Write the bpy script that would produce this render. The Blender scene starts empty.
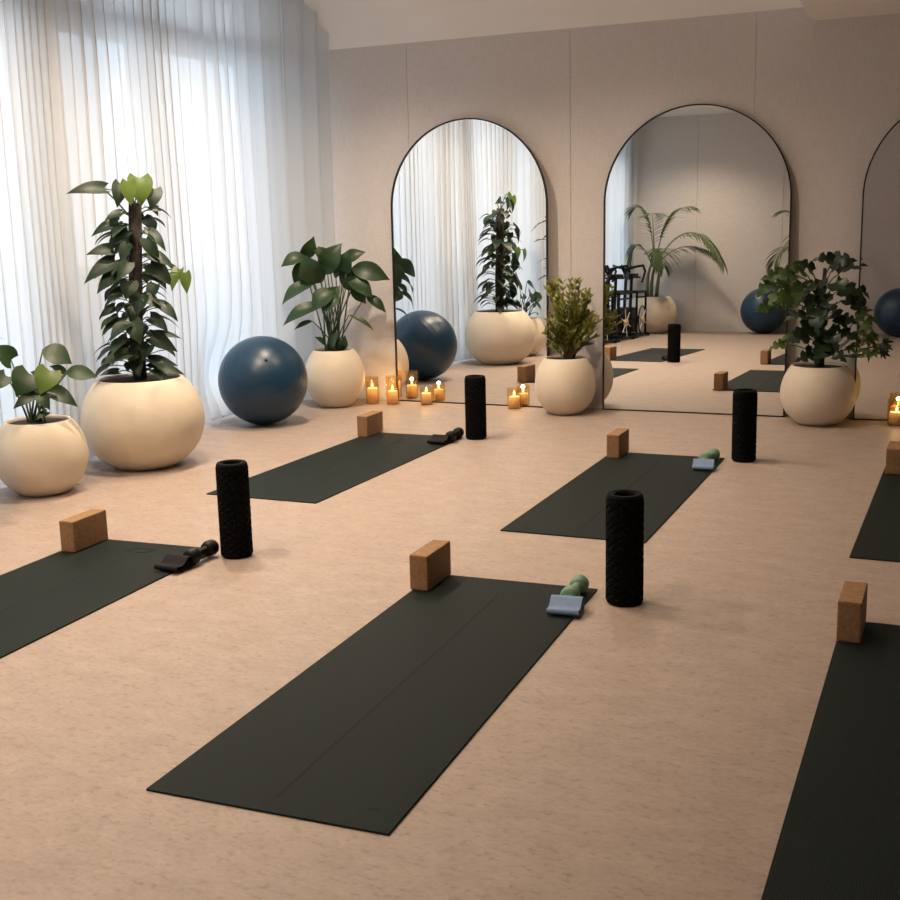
import bpy, bmesh, math, random
from mathutils import Vector, Matrix
C = bpy.context.scene.collection
PI = math.pi
random.seed(7)

# ------------------------------------------------------------------ camera
F, YAW, PIT, ROL, CH = 1159.381, -0.3970, 0.1930, -0.0250, 1.3270
fw = Vector((math.sin(YAW)*math.cos(PIT), math.cos(YAW)*math.cos(PIT), -math.sin(PIT)))
r0 = Vector((math.cos(YAW), -math.sin(YAW), 0)); u0 = r0.cross(fw)
rt = r0*math.cos(ROL)+u0*math.sin(ROL); up = -r0*math.sin(ROL)+u0*math.cos(ROL)
EYE = Vector((0, 0, CH))
cam_d = bpy.data.cameras.new('camera'); cam = bpy.data.objects.new('camera', cam_d); C.objects.link(cam)
m = Matrix.Identity(4)
for i in range(3):
    m[i][0] = rt[i]; m[i][1] = up[i]; m[i][2] = -fw[i]; m[i][3] = EYE[i]
cam.matrix_world = m
cam_d.sensor_width = 36; cam_d.lens = 36*F/900; cam_d.clip_start = 0.02
bpy.context.scene.camera = cam

def ray(px, py):
    return fw + rt*((px-450)/F) - up*((py-450)/F)
def on_z(px, py, z=0.0):
    d = ray(px, py); return EYE + d*((z-CH)/d.z)

# ------------------------------------------------------------------ materials
def new_mat(name):
    mt = bpy.data.materials.new(name); mt.use_nodes = True
    nt = mt.node_tree; nt.nodes.clear()
    out = nt.nodes.new('ShaderNodeOutputMaterial')
    return mt, nt, out
def N(nt, t, **kw):
    n = nt.nodes.new(t)
    for k, v in kw.items():
        if k in n.inputs: n.inputs[k].default_value = v
        else: setattr(n, k, v)
    return n
def rgba(c): return (c[0], c[1], c[2], 1)
def basic(name, col, rough=.5, col2=None, scale=20, bump=0, bscale=200, metal=0, spec=.5, stretch=None, detail=4, coat=0):
    mt, nt, out = new_mat(name)
    b = N(nt, 'ShaderNodeBsdfPrincipled', Roughness=rough, Metallic=metal)
    b.inputs['Specular IOR Level'].default_value = spec
    b.inputs['Coat Weight'].default_value = coat
    b.inputs['Base Color'].default_value = rgba(col)
    nt.links.new(b.outputs[0], out.inputs[0])
    tc = N(nt, 'ShaderNodeTexCoord'); mp = N(nt, 'ShaderNodeMapping')
    if stretch: mp.inputs['Scale'].default_value = stretch
    nt.links.new(tc.outputs['Object'], mp.inputs[0])
    if col2:
        nz = N(nt, 'ShaderNodeTexNoise', Scale=scale, Detail=detail)
        rp = N(nt, 'ShaderNodeValToRGB')
        rp.color_ramp.elements[0].position = .35; rp.color_ramp.elements[1].position = .65
        rp.color_ramp.elements[0].color = rgba(col); rp.color_ramp.elements[1].color = rgba(col2)
        nt.links.new(mp.outputs[0], nz.inputs['Vector']); nt.links.new(nz.outputs[0], rp.inputs[0])
        nt.links.new(rp.outputs[0], b.inputs['Base Color'])
    if bump:
        nz2 = N(nt, 'ShaderNodeTexNoise', Scale=bscale, Detail=3)
        bp = N(nt, 'ShaderNodeBump', Strength=bump, Distance=.004)
        nt.links.new(mp.outputs[0], nz2.inputs['Vector']); nt.links.new(nz2.outputs[0], bp.inputs['Height'])
        nt.links.new(bp.outputs[0], b.inputs['Normal'])
    return mt
def leaf_mat(name, dark, light, rough=.38, trans=.25):
    mt, nt, out = new_mat(name)
    b = N(nt, 'ShaderNodeBsdfPrincipled', Roughness=rough)
    tl = N(nt, 'ShaderNodeBsdfTranslucent'); mx = N(nt, 'ShaderNodeMixShader'); mx.inputs[0].default_value = trans
    g = N(nt, 'ShaderNodeNewGeometry'); rp = N(nt, 'ShaderNodeValToRGB')
    rp.color_ramp.elements[0].color = rgba(dark); rp.color_ramp.elements[1].color = rgba(light)
    tc = N(nt, 'ShaderNodeTexCoord'); nz = N(nt, 'ShaderNodeTexNoise', Scale=14.0, Detail=3)
    ad = N(nt, 'ShaderNodeMath', operation='MULTIPLY_ADD'); ad.inputs[1].default_value = .5
    sb = N(nt, 'ShaderNodeMath', operation='MULTIPLY'); sb.inputs[1].default_value = .6
    nt.links.new(tc.outputs['Object'], nz.inputs['Vector'])
    nt.links.new(g.outputs['Random Per Island'], sb.inputs[0])
    nt.links.new(nz.outputs[0], ad.inputs[0]); nt.links.new(sb.outputs[0], ad.inputs[2])
    nt.links.new(ad.outputs[0], rp.inputs[0])
    nt.links.new(rp.outputs[0], b.inputs['Base Color']); nt.links.new(rp.outputs[0], tl.inputs[0])
    nt.links.new(b.outputs[0], mx.inputs[1]); nt.links.new(tl.outputs[0], mx.inputs[2]); nt.links.new(mx.outputs[0], out.inputs[0])
    return mt

M = {}
# floor: mottled beige vinyl with short darker flecks running along one direction
def floor_mat():
    mt, nt, out = new_mat('floor_vinyl')
    b = N(nt, 'ShaderNodeBsdfPrincipled', Roughness=.5); b.inputs['Specular IOR Level'].default_value = .35
    tc = N(nt, 'ShaderNodeTexCoord'); mp = N(nt, 'ShaderNodeMapping'); mp.inputs['Scale'].default_value = (1, 1.8, 1)
    mp.inputs['Rotation'].default_value = (0, 0, .28)
    nt.links.new(tc.outputs['Object'], mp.inputs[0])
    n1 = N(nt, 'ShaderNodeTexNoise', Scale=7, Detail=8, Roughness=.7); r1 = N(nt, 'ShaderNodeValToRGB')
    e = r1.color_ramp.elements; e[0].position = .32; e[1].position = .68
    e[0].color = (.345, .268, .222, 1); e[1].color = (.425, .336, .282, 1)
    n2 = N(nt, 'ShaderNodeTexNoise', Scale=30, Detail=7, Roughness=.72); r2 = N(nt, 'ShaderNodeValToRGB')
    e = r2.color_ramp.elements; e[0].position = .30; e[1].position = .47; e[0].color = (.64, .60, .56, 1); e[1].color = (1, 1, 1, 1)
    n3 = N(nt, 'ShaderNodeTexNoise', Scale=55, Detail=4, Roughness=.7); r3 = N(nt, 'ShaderNodeValToRGB')
    e = r3.color_ramp.elements; e[0].position = .28; e[1].position = .6; e[0].color = (.84, .83, .81, 1); e[1].color = (1.0, 1.0, 1.0, 1)
    for n in (n1, n2, n3): nt.links.new(mp.outputs[0], n.inputs['Vector'])
    nt.links.new(n1.outputs[0], r1.inputs[0]); nt.links.new(n2.outputs[0], r2.inputs[0]); nt.links.new(n3.outputs[0], r3.inputs[0])
    a = N(nt, 'ShaderNodeMixRGB', blend_type='MULTIPLY'); a.inputs[0].default_value = 1
    c = N(nt, 'ShaderNodeMixRGB', blend_type='MULTIPLY'); c.inputs[0].default_value = 1
    nt.links.new(r1.outputs[0], a.inputs[1]); nt.links.new(r2.outputs[0], a.inputs[2])
    nt.links.new(a.outputs[0], c.inputs[1]); nt.links.new(r3.outputs[0], c.inputs[2])
    nt.links.new(c.outputs[0], b.inputs['Base Color']); nt.links.new(b.outputs[0], out.inputs[0])
    return mt
M['floor'] = floor_mat()
def wall_mat():
    mt, nt, out = new_mat('linen_wallcovering')
    b = N(nt, 'ShaderNodeBsdfPrincipled', Roughness=.85); b.inputs['Specular IOR Level'].default_value = .2
    tc = N(nt, 'ShaderNodeTexCoord')
    cols = []
    for sc in ((14, 14, 220), (220, 220, 10)):
        mp = N(nt, 'ShaderNodeMapping'); mp.inputs['Scale'].default_value = sc
        nz = N(nt, 'ShaderNodeTexNoise', Scale=1.0, Detail=4, Roughness=.6)
        nt.links.new(tc.outputs['Object'], mp.inputs[0]); nt.links.new(mp.outputs[0], nz.inputs['Vector']); cols.append(nz)
    ad = N(nt, 'ShaderNodeMath', operation='ADD'); nt.links.new(cols[0].outputs[0], ad.inputs[0]); nt.links.new(cols[1].outputs[0], ad.inputs[1])
    rp = N(nt, 'ShaderNodeValToRGB'); e = rp.color_ramp.elements
    h = N(nt, 'ShaderNodeMath', operation='MULTIPLY'); h.inputs[1].default_value = .5
    e[0].position = .3; e[1].position = .7; e[0].color = (.545, .50, .472, 1); e[1].color = (.72, .67, .635, 1)
    nt.links.new(ad.outputs[0], h.inputs[0]); nt.links.new(h.outputs[0], rp.inputs[0])
    nt.links.new(rp.outputs[0], b.inputs['Base Color'])
    bp = N(nt, 'ShaderNodeBump', Strength=.25, Distance=.002); nt.links.new(h.outputs[0], bp.inputs['Height']); nt.links.new(bp.outputs[0], b.inputs['Normal'])
    nt.links.new(b.outputs[0], out.inputs[0])
    return mt
M['wall'] = wall_mat()
M['ceiling'] = basic('ceiling_paint', (.88, .84, .79), .9, (.90, .86, .81), 3)
M['frame_metal'] = basic('window_frame_metal', (.13, .125, .12), .5)
M['dark_metal'] = basic('dark_bronze_metal', (.018, .015, .013), .4, metal=.4)
M['black_metal'] = basic('black_metal', (.004, .004, .0045), .45, spec=.2)
M['steel'] = basic('pale_steel', (.62, .61, .59), .4, metal=.2)
M['brass'] = basic('brass', (.66, .46, .22), .35, metal=.3)
M['pot'] = basic('cream_pot_plaster', (.60, .51, .40), .62, (.65, .56, .44), 6, bump=.15, bscale=60)
M['soil'] = basic('potting_soil', (.012, .009, .007), .95, (.03, .022, .016), 60, bump=1, bscale=90)
M['moss'] = basic('moss_pole_fibre', (.016, .011, .009), .95, (.04, .028, .022), 60, bump=1, bscale=120)
M['bark'] = basic('brown_bark', (.06, .04, .025), .85, (.10, .07, .04), 40, bump=.6, bscale=80)
M['stem'] = basic('green_stem', (.03, .065, .022), .5, (.06, .10, .035), 20)
M['palm_stem'] = basic('palm_stem', (.10, .12, .05), .6, (.16, .17, .08), 20)
M['leaf_dark'] = leaf_mat('dark_green_leaf', (.004, .016, .006), (.018, .046, .015), .5, .12)
M['leaf_mid'] = leaf_mat('mid_green_leaf', (.007, .027, .008), (.036, .078, .022), .42, .16)
M['leaf_bright'] = leaf_mat('yellow_green_leaf', (.07, .14, .022), (.20, .28, .06), trans=.35)
M['leaf_light'] = leaf_mat('light_green_leaf', (.02, .05, .010), (.10, .16, .035), .5, .2)
M['leaf_olive'] = leaf_mat('olive_green_leaf', (.07, .09, .014), (.30, .29, .05), trans=.25)
M['leaf_black'] = leaf_mat('blackish_green_leaf', (.005, .016, .007), (.02, .045, .018), trans=.12)
M['leaf_palm'] = leaf_mat('palm_green_leaf', (.05, .09, .035), (.15, .19, .085), trans=.25)
M['ball'] = basic('blue_vinyl', (.004, .030, .066), .36, (.005, .034, .074), 4, spec=.5)
M['cork'] = basic('cork', (.235, .122, .052), .8, (.31, .17, .075), 70, bump=.5, bscale=160, detail=6)
M['foam'] = basic('black_foam', (.002, .002, .0022), .8, spec=.12)
M['mat'] = None
M['groove'] = basic('mat_groove', (.0015, .0015, .0015), .9)
M['band_blue'] = basic('blue_band', (.13, .20, .34), .6, (.15, .23, .38), 60)
M['band_dark'] = basic('dark_band', (.006, .004, .004), .6, spec=.15)
M['green_rubber'] = basic('green_neoprene', (.13, .24, .15), .55, (.15, .27, .175), 50)
M['dark_rubber'] = basic('black_neoprene', (.004, .004, .0045), .5, spec=.25)
M['wax'] = basic('candle_wax', (.90, .76, .58), .5)
def mat_rubber():
    mt, nt, out = new_mat('ribbed_rubber')
    b = N(nt, 'ShaderNodeBsdfPrincipled', Roughness=.55); b.inputs['Specular IOR Level'].default_value = .09
    b.inputs['Base Color'].default_value = (.020, .023, .020, 1)
    tc = N(nt, 'ShaderNodeTexCoord')
    wv = N(nt, 'ShaderNodeTexWave', Scale=55.0, wave_type='BANDS', bands_direction='Y'); wx = N(nt, 'ShaderNodeTexWave', Scale=55.0, wave_type='BANDS', bands_direction='X')
    nt.links.new(tc.outputs['Object'], wv.inputs['Vector']); nt.links.new(tc.outputs['Object'], wx.inputs['Vector'])
    mu = N(nt, 'ShaderNodeMath', operation='MULTIPLY'); nt.links.new(wv.outputs['Fac'], mu.inputs[0]); nt.links.new(wx.outputs['Fac'], mu.inputs[1])
    bp = N(nt, 'ShaderNodeBump', Strength=.5, Distance=.002); nt.links.new(mu.outputs[0], bp.inputs['Height']); nt.links.new(bp.outputs[0], b.inputs['Normal'])
    rp = N(nt, 'ShaderNodeValToRGB'); rp.color_ramp.elements[0].color = (.0085, .0130, .0115, 1); rp.color_ramp.elements[1].color = (.0180, .0265, .0230, 1)
    nt.links.new(mu.outputs[0], rp.inputs[0]); nt.links.new(rp.outputs[0], b.inputs['Base Color'])
    nt.links.new(b.outputs[0], out.inputs[0]); return mt
M['mat'] = mat_rubber()
def mirror_mat():
    mt, nt, out = new_mat('mirror_silvering')
    g = N(nt, 'ShaderNodeBsdfGlossy', Roughness=0.0); g.inputs['Color'].default_value = (.90, .91, .90, 1)
    nt.links.new(g.outputs[0], out.inputs[0]); return mt
M['mirror'] = mirror_mat()
def thin_glass(name, tint, fac):
    mt, nt, out = new_mat(name)
    t = N(nt, 'ShaderNodeBsdfTransparent'); t.inputs[0].default_value = rgba(tint)
    g = N(nt, 'ShaderNodeBsdfGlossy', Roughness=.03); mx = N(nt, 'ShaderNodeMixShader'); mx.inputs[0].default_value = fac
    nt.links.new(t.outputs[0], mx.inputs[1]); nt.links.new(g.outputs[0], mx.inputs[2]); nt.links.new(mx.outputs[0], out.inputs[0]); return mt
M['window_glass'] = thin_glass('window_glass', (.95, .98, 1.0), .05)
M['amber_glass'] = thin_glass('amber_glass', (.99, .88, .66), .12)
def sheer_mat():
    mt, nt, out = new_mat('sheer_voile')
    t = N(nt, 'ShaderNodeBsdfTransparent'); t.inputs[0].default_value = (.97, .98, 1, 1)
    tl = N(nt, 'ShaderNodeBsdfTranslucent'); tl.inputs[0].default_value = (.80, .81, .82, 1)
    df = N(nt, 'ShaderNodeBsdfDiffuse'); df.inputs[0].default_value = (.78, .77, .75, 1)
    m1 = N(nt, 'ShaderNodeMixShader'); m1.inputs[0].default_value = .40
    m2 = N(nt, 'ShaderNodeMixShader'); m2.inputs[0].default_value = .945
    nt.links.new(tl.outputs[0], m1.inputs[1]); nt.links.new(df.outputs[0], m1.inputs[2])
    nt.links.new(t.outputs[0], m2.inputs[1]); nt.links.new(m1.outputs[0], m2.inputs[2]); nt.links.new(m2.outputs[0], out.inputs[0]); return mt
M['sheer'] = sheer_mat()
def emis(name, col, s):
    mt, nt, out = new_mat(name); e = N(nt, 'ShaderNodeEmission', Strength=s); e.inputs[0].default_value = rgba(col)
    nt.links.new(e.outputs[0], out.inputs[0]); return mt
M['flame'] = emis('candle_flame', (1, .62, .22), 8)
M['lamp'] = emis('downlight_lens', (1, .74, .48), 12)
M['ground'] = basic('terrace_paving', (.82, .82, .81), .9, (.86, .86, .85), 2)

# ------------------------------------------------------------------ helpers
def build(name, bm, mat, parent=None, smooth=False, loc=None, rotz=None):
    me = bpy.data.meshes.new(name); bmesh.ops.recalc_face_normals(bm, faces=bm.faces) if not smooth == 'keep' else None
    bm.to_mesh(me); bm.free()
    if smooth:
        for p in me.polygons: p.use_smooth = True
    o = bpy.data.objects.new(name, me); C.objects.link(o)
    if isinstance(mat, (list, tuple)):
        for x in mat: me.materials.append(x)
    else: me.materials.append(mat)
    if parent: o.parent = parent
    if loc is not None: o.location = loc
    if rotz is not None: o.rotation_euler = (0, 0, rotz)
    return o
def thing(name, label, cat, loc=(0, 0, 0), rotz=0, group=None):
    o = bpy.data.objects.new(name, None); C.objects.link(o); o.empty_display_size = .1
    o.location = loc; o.rotation_euler = (0, 0, rotz); o['label'] = label; o['category'] = cat
    if group: o['group'] = group
    return o
def tag(o, label, cat, group=None):
    o['label'] = label; o['category'] = cat
    if group: o['group'] = group
    return o
def struct(name, bm, mat, parent=None, smooth=False, label=None):
    o = build(name, bm, mat, parent, smooth)
    if parent is None:
        o['kind'] = 'structure'
        if label: o['label'] = label
    return o
def dup(root, loc, rotz, label=None, group=None):
    r = root.copy(); C.objects.link(r); r.location = loc; r.rotation_euler = (0, 0, rotz)
    if label: r['label'] = label
    if group: r['group'] = group
    for ch in list(root.children):
        c = ch.copy(); C.objects.link(c); c.parent = r
        for g in list(ch.children):
            d = g.copy(); C.objects.link(d); d.parent = c
    return r
def box(bm, x0, x1, y0, y1, z0, z1, bev=0):
    r = bmesh.ops.create_cube(bm, size=1)
    for v in r['verts']:
        v.co = Vector(((x0+x1)/2+v.co.x*(x1-x0), (y0+y1)/2+v.co.y*(y1-y0), (z0+z1)/2+v.co.z*(z1-z0)))
    if bev:
        es = list({e for v in r['verts'] for e in v.link_edges})
        bmesh.ops.bevel(bm, geom=es, offset=bev, segments=2, affect='EDGES', profile=.6)
def tube(bm, pts, rad, n=8, cap=True):
    pts = [Vector(p) for p in pts]
    if not isinstance(rad, (list, tuple)): rad = [rad]*len(pts)
    rings = []; prev = None
    for i, p in enumerate(pts):
        t = (pts[min(i+1, len(pts)-1)]-pts[max(i-1, 0)])
        t = t.normalized() if t.length > 1e-9 else Vector((0, 0, 1))
        a = prev if prev else (Vector((1, 0, 0)) if abs(t.x) < .8 else Vector((0, 1, 0)))
        a = (a - t*a.dot(t)).normalized(); b = t.cross(a); prev = a
        rings.append([bm.verts.new(p+(a*math.cos(2*PI*k/n)+b*math.sin(2*PI*k/n))*rad[i]) for k in range(n)])
    for i in range(len(rings)-1):
        for k in range(n):
            bm.faces.new((rings[i][k], rings[i][(k+1) % n], rings[i+1][(k+1) % n], rings[i+1][k]))
    if cap:
        bm.faces.new(rings[0][::-1]); bm.faces.new(rings[-1])
def lathe(bm, prof, n=48, c=(0, 0, 0)):
    rings = []
    for r, z in prof:
        if r < 1e-6: rings.append([bm.verts.new((c[0], c[1], c[2]+z))])
        else: rings.append([bm.verts.new((c[0]+r*math.cos(2*PI*k/n), c[1]+r*math.sin(2*PI*k/n), c[2]+z)) for k in range(n)])
    for a, b in zip(rings, rings[1:]):
        for k in range(n):
            k2 = (k+1) % n
            if len(a) == 1 and len(b) == 1: continue
            if len(a) == 1: bm.faces.new((a[0], b[k2], b[k]))
            elif len(b) == 1: bm.faces.new((a[k], a[k2], b[0]))
            else: bm.faces.new((a[k], a[k2], b[k2], b[k]))
def bez(a, b, c, n=8):
    a, b, c = Vector(a), Vector(b), Vector(c)
    return [a*(1-t)**2+b*2*t*(1-t)+c*t*t for t in [i/n for i in range(n+1)]]

LEAF = {
 'heart': [(0, .34), (.06, .44), (.16, .50), (.30, .49), (.46, .42), (.62, .31), (.78, .18), (.90, .08), (1, .005)],
 'lance': [(0, .03), (.12, .22), (.28, .42), (.44, .50), (.60, .44), (.76, .29), (.90, .11), (1, .005)],
 'broad': [(0, .06), (.10, .30), (.24, .45), (.42, .50), (.60, .46), (.76, .29), (.90, .11), (1, .005)],
}
def lerp_tab(tab, t):
    for (a, x), (b, y) in zip(tab, tab[1:]):
        if t <= b: return x+(y-x)*(t-a)/(b-a+1e-9)
    return tab[-1][1]
def leaf(bm, base, tip, w, kind='heart', hint=None, droop=.15, fold=.18, slits=0, mi=0, curl=0, cut=.62, cpow=4):
    base, tip = Vector(base), Vector(tip); ax = tip-base; L = ax.length
    if L < 1e-5: return
    ax.normalize()
    h = Vector(hint) if hint is not None else Vector((0, 0, 1))
    nrm = h-ax*h.dot(ax)
    if nrm.length < .05: nrm = Vector((.3, -.9, .3))-ax*Vector((.3, -.9, .3)).dot(ax)
    nrm.normalize(); sd = ax.cross(nrm)
    tab = LEAF[kind]; n = 27 if slits else 9
    us = (-1, -.5, 0, .5, 1); rows = []
    for i in range(n+1):
        t = i/n; hw = lerp_tab(tab, t)*w
        row = []
        for u in us:
            k = hw
            if slits and abs(u) > .6:
                s = math.sin(PI*(t*slits+.3*(u > 0)))
                k *= 1-cut*max(0, s)**cpow*min(1, t*5)*(1 if t < .9 else .3)
            y = t*L
            if kind == 'heart': y -= .17*L*abs(u)**1.4*(1-t)**4
            z = -droop*L*(4*(t-.5)**2-1)*1.0 if droop else 0
            z += fold*abs(u)*k - curl*w*abs(u)**2
            row.append(bm.verts.new(base+ax*y+sd*(u*k)+nrm*z))
        rows.append(row)
    for a, b in zip(rows, rows[1:]):
        for k in range(4):
            f = bm.faces.new((a[k], a[k+1], b[k+1], b[k])); f.smooth = True; f.material_index = mi
def palmate(bm, base, ax, hint, L, nl=7, spread=1.9, w=.28, droop=.12):
    ax = Vector(ax).normalized(); h = Vector(hint); nrm = (h-ax*h.dot(ax)).normalized(); sd = ax.cross(nrm)
    for i in range(nl):
        a = (i/(nl-1)-.5)*spread*1.3
        d = ax*math.cos(a)+sd*math.sin(a)
        l = L*(1-.35*abs(i/(nl-1)-.5)*2)
        leaf(bm, base, Vector(base)+d*l-nrm*l*.15, w*l*1.1, 'lance', nrm, droop, .15)

def pot_parts(root, R, H, open_r, base_r=.48, belly=.52, soil_drop=.014):
    bm = bmesh.new(); prof = [(0, .002), (R*base_r*.95, 0)]
    zb = H*belly; hl = zb/math.sqrt(1-base_r**2); hu = (H-zb)/math.sqrt(1-open_r**2)
    for i in range(29):                                     # round bulge, cut flat at foot and rim
        z = .004+(H-.004)*i/28; h_ = hl if z < zb else hu
        prof.append((R*math.sqrt(max(0, 1-((z-zb)/h_)**2)), z))
    ro = R*open_r
    prof += [(ro-.004, H+.002), (ro-.010, H), (ro-.013, H-.008), (ro-.010, H-.05), (ro, H-.1)]
    lathe(bm, prof, 64)
    build('pot', bm, M['pot'], root, True)
    bm = bmesh.new(); lathe(bm, [(0, H-soil_drop+.008), ((ro-.02)*.5, H-soil_drop+.004), (ro-.0125, H-soil_drop)], 40)
    build('soil', bm, M['soil'], root, True)

class Plane:                     # upright plane through a plant's axis, to turn proportions into points
    def __init__(s, loc):
        s.o = Vector(loc); d = s.o-EYE; d.z = 0; s.v = d.normalized()      # away from viewer
        s.s = Vector((s.v.y, -s.v.x, 0))
    def at(s, px, py, d=0.0):    # d metres towards the viewer
        r = ray(px, py); q = s.o-s.v*d
        return EYE+r*((q-EYE).dot(s.v)/r.dot(s.v))-s.o
    def toward(s, up_=.5, side=0): return (-s.v*(1-abs(up_)*.4)+Vector((0, 0, up_))+s.s*side)

# ------------------------------------------------------------------ setting
XW, XE, YN, YS = -4.86, 3.6, 8.0, -1.45        # window wall, right wall, mirror wall, rear wall
CEIL = 3.12
bm = bmesh.new(); box(bm, XW-.1, XE+.1, YS-.1, YN+.1, -.1, 0); struct('floor', bm, M['floor'])
bm = bmesh.new(); box(bm, XW-.1, XE+.1, YS-.1, YN+.1, CEIL, CEIL+.1); struct('ceiling', bm, M['ceiling'])
# mirror wall: linen panels with fine open joints
seams = [XW-.05, -3.62, -2.39, -1.146, .09, 1.325, 2.56, XE+.05]
bm = bmesh.new()
for a, b in zip(seams, seams[1:]): box(bm, a+.0014, b-.0014, YN, YN+.03, 0, 2.611)
box(bm, seams[0], seams[-1], YN+.012, YN+.10, 0, CEIL)
struct('wall_front', bm, M['wall'])
# cove bulkhead above the mirror wall
bm = bmesh.new()
pf = [(8.0, 2.611), (7.72, 3.12), (8.0, 3.12)]
vs = [[bm.verts.new((x, y, z)) for y, z in pf] for x in (-4.34, -.80)]
for i in range(len(pf)):
    j = (i+1) % len(pf); bm.faces.new((vs[0][i], vs[0][j], vs[1][j], vs[1][i]))
bm.faces.new(vs[0]); bm.faces.new(vs[1][::-1])
struct('trim_1', bm, M['ceiling'], label='curved pale bulkhead along the top of the mirror wall')
bm = bmesh.new(); box(bm, -.80, XE, 6.9, 8.0, 2.525, CEIL); struct('trim_2', bm, M['ceiling'], label='lower dropped ceiling section over the right of the mirror wall')
bm = bmesh.new(); 
for a, b in zip(seams, seams[1:]): box(bm, a+.003, b-.003, YS-.03, YS, 0, CEIL)
box(bm, seams[0], seams[-1], YS-.1, YS-.012, 0, CEIL)
struct('wall_back', bm, M['wall'])
bm = bmesh.new(); box(bm, XE, XE+.1, YS, YN, 0, CEIL); struct('wall_right', bm, M['wall'])
# window wall: lintel, wide posts between the windows
bm = bmesh.new(); box(bm, XW-.1, XW+.02, YS, YN, 3.0, CEIL)
posts = [(-1.45, -1.15), (.95, 1.2), (3.15, 3.4), (5.40, 5.72), (7.85, 8.0)]
for a, b in posts: box(bm, XW-.1, XW+.02, a, b, 0, 3.0)
struct('wall_left', bm, basic('window_wall_paint', (.62, .59, .56), .8))
k = 0
for (a, b) in zip([p[1] for p in posts], [p[0] for p in posts[1:]]):
    k += 1
    bm = bmesh.new(); x0, x1 = XW-.05, XW
    box(bm, x0, x1, a, a+.05, 0, 3); box(bm, x0, x1, b-.05, b, 0, 3); box(bm, x0, x1, a+.05, b-.05, 0, .06); box(bm, x0, x1, a+.05, b-.05, 2.94, 3)
    mid = a+.86 if k == 4 else (a+b)/2
    box(bm, x0-.05, x1+.03, a+.05, b-.05, 2.52, 2.68); box(bm, x0-.05, x1+.02, mid-.075, mid+.075, .06, 2.52)
    w = build('window_%d' % k, bm, M['frame_metal']); w['kind'] = 'structure'
    bm = bmesh.new(); box(bm, XW-.03, XW-.024, a+.05, b-.05, .06, 2.94); build('pane', bm, M['window_glass'], w)
bm = bmesh.new(); box(bm, -4.74, -4.70, YS+.02, YN-.02, 0, .012); struct('trim_3', bm, M['black_metal'], label='thin dark floor track behind the curtain hem')
bm = bmesh.new(); box(bm, -40, XW-.1, -30, 40, -.12, -.06); struct('ground', bm, M['ground'], label='terrace paving outside the windows')

bm = bmesh.new(); box(bm, XW-1.5, XW-.1, YS-2, YN+2, 3.0, 3.2); struct('shade_slab', bm, M['ceiling'], label='unseen slab added outside above the windows to shade the curtain tops')  # added out-of-view slab, blocks sky light so the upper curtain turns darker

# ------------------------------------------------------------------ sheer curtains
def curtain(y0, y1, label, seed, x=-4.575, amp=.033, pitch=.112):
    rnd = random.Random(seed); bm = bmesh.new()
    ny = int((y1-y0)/pitch*24); zs = [.02, .12, .22, .31, .42, .55, .7, .9, 1.6, 2.3, 2.75, 3.02, 3.10]
    ph = 0; phs = []; amps = []
    k1, k2 = rnd.uniform(0, 6), rnd.uniform(0, 6)
    for i in range(ny+1):
        y = y0+(y1-y0)*i/ny
        phs.append(ph); ph += 2*PI/24*(1+(.9*max(0, min(1, (y-y1+.34)/.12)) if 5 < y1 < 6 else 0)+.28*math.sin(y*3.1+k1)+.22*math.sin(y*7.7+k2))
        amps.append(amp*(1+(.25*max(0, min(1, (y-y1+.34)/.12)) if 5 < y1 < 6 else 0)+.35*math.sin(y*2.3+k2)+.2*math.sin(y*11+k1)))
    rows = []
    for z in zs:
        row = []
        for i in range(ny+1):
            y = y0+(y1-y0)*i/ny; s = math.sin(phs[i]); s = math.copysign(abs(s)**.75, s)
            a = amps[i]*(1.0 if z > 2.9 else 1.05+.12*math.sin(z*1.7+i*.05))
            row.append(bm.verts.new((x+s*a+.006*math.sin(z*2+y*5)-.16*math.exp(-((y-6.88)/.26)**2-((z-.31)/.27)**2)+.31*max(0, min(1, (y-7.50)/.40))**1.2, y+.35*amp*math.sin(2*phs[i])+.012*math.sin(z*1.3+y*2), z)))
        rows.append(row)
    for a, b in zip(rows, rows[1:]):
        for i in range(ny): bm.faces.new((a[i], a[i+1], b[i+1], b[i]))
    t = build('sheer_curtain', bm, M['sheer'], None, 'keep')
    tag(t, label, 'curtain', 'white sheer curtains along the windows')
curtain(-1.38, 2.13, 'white sheer curtain nearest the rear wall, seen only in the arched mirrors', 1)
curtain(2.17, 5.34, 'white pleated sheer curtain at the left edge, behind the smallest potted plant', 2)
curtain(5.35, 7.93, 'white pleated sheer curtain behind the climbing plant and the blue ball, reaching the mirror wall', 3)

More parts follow.
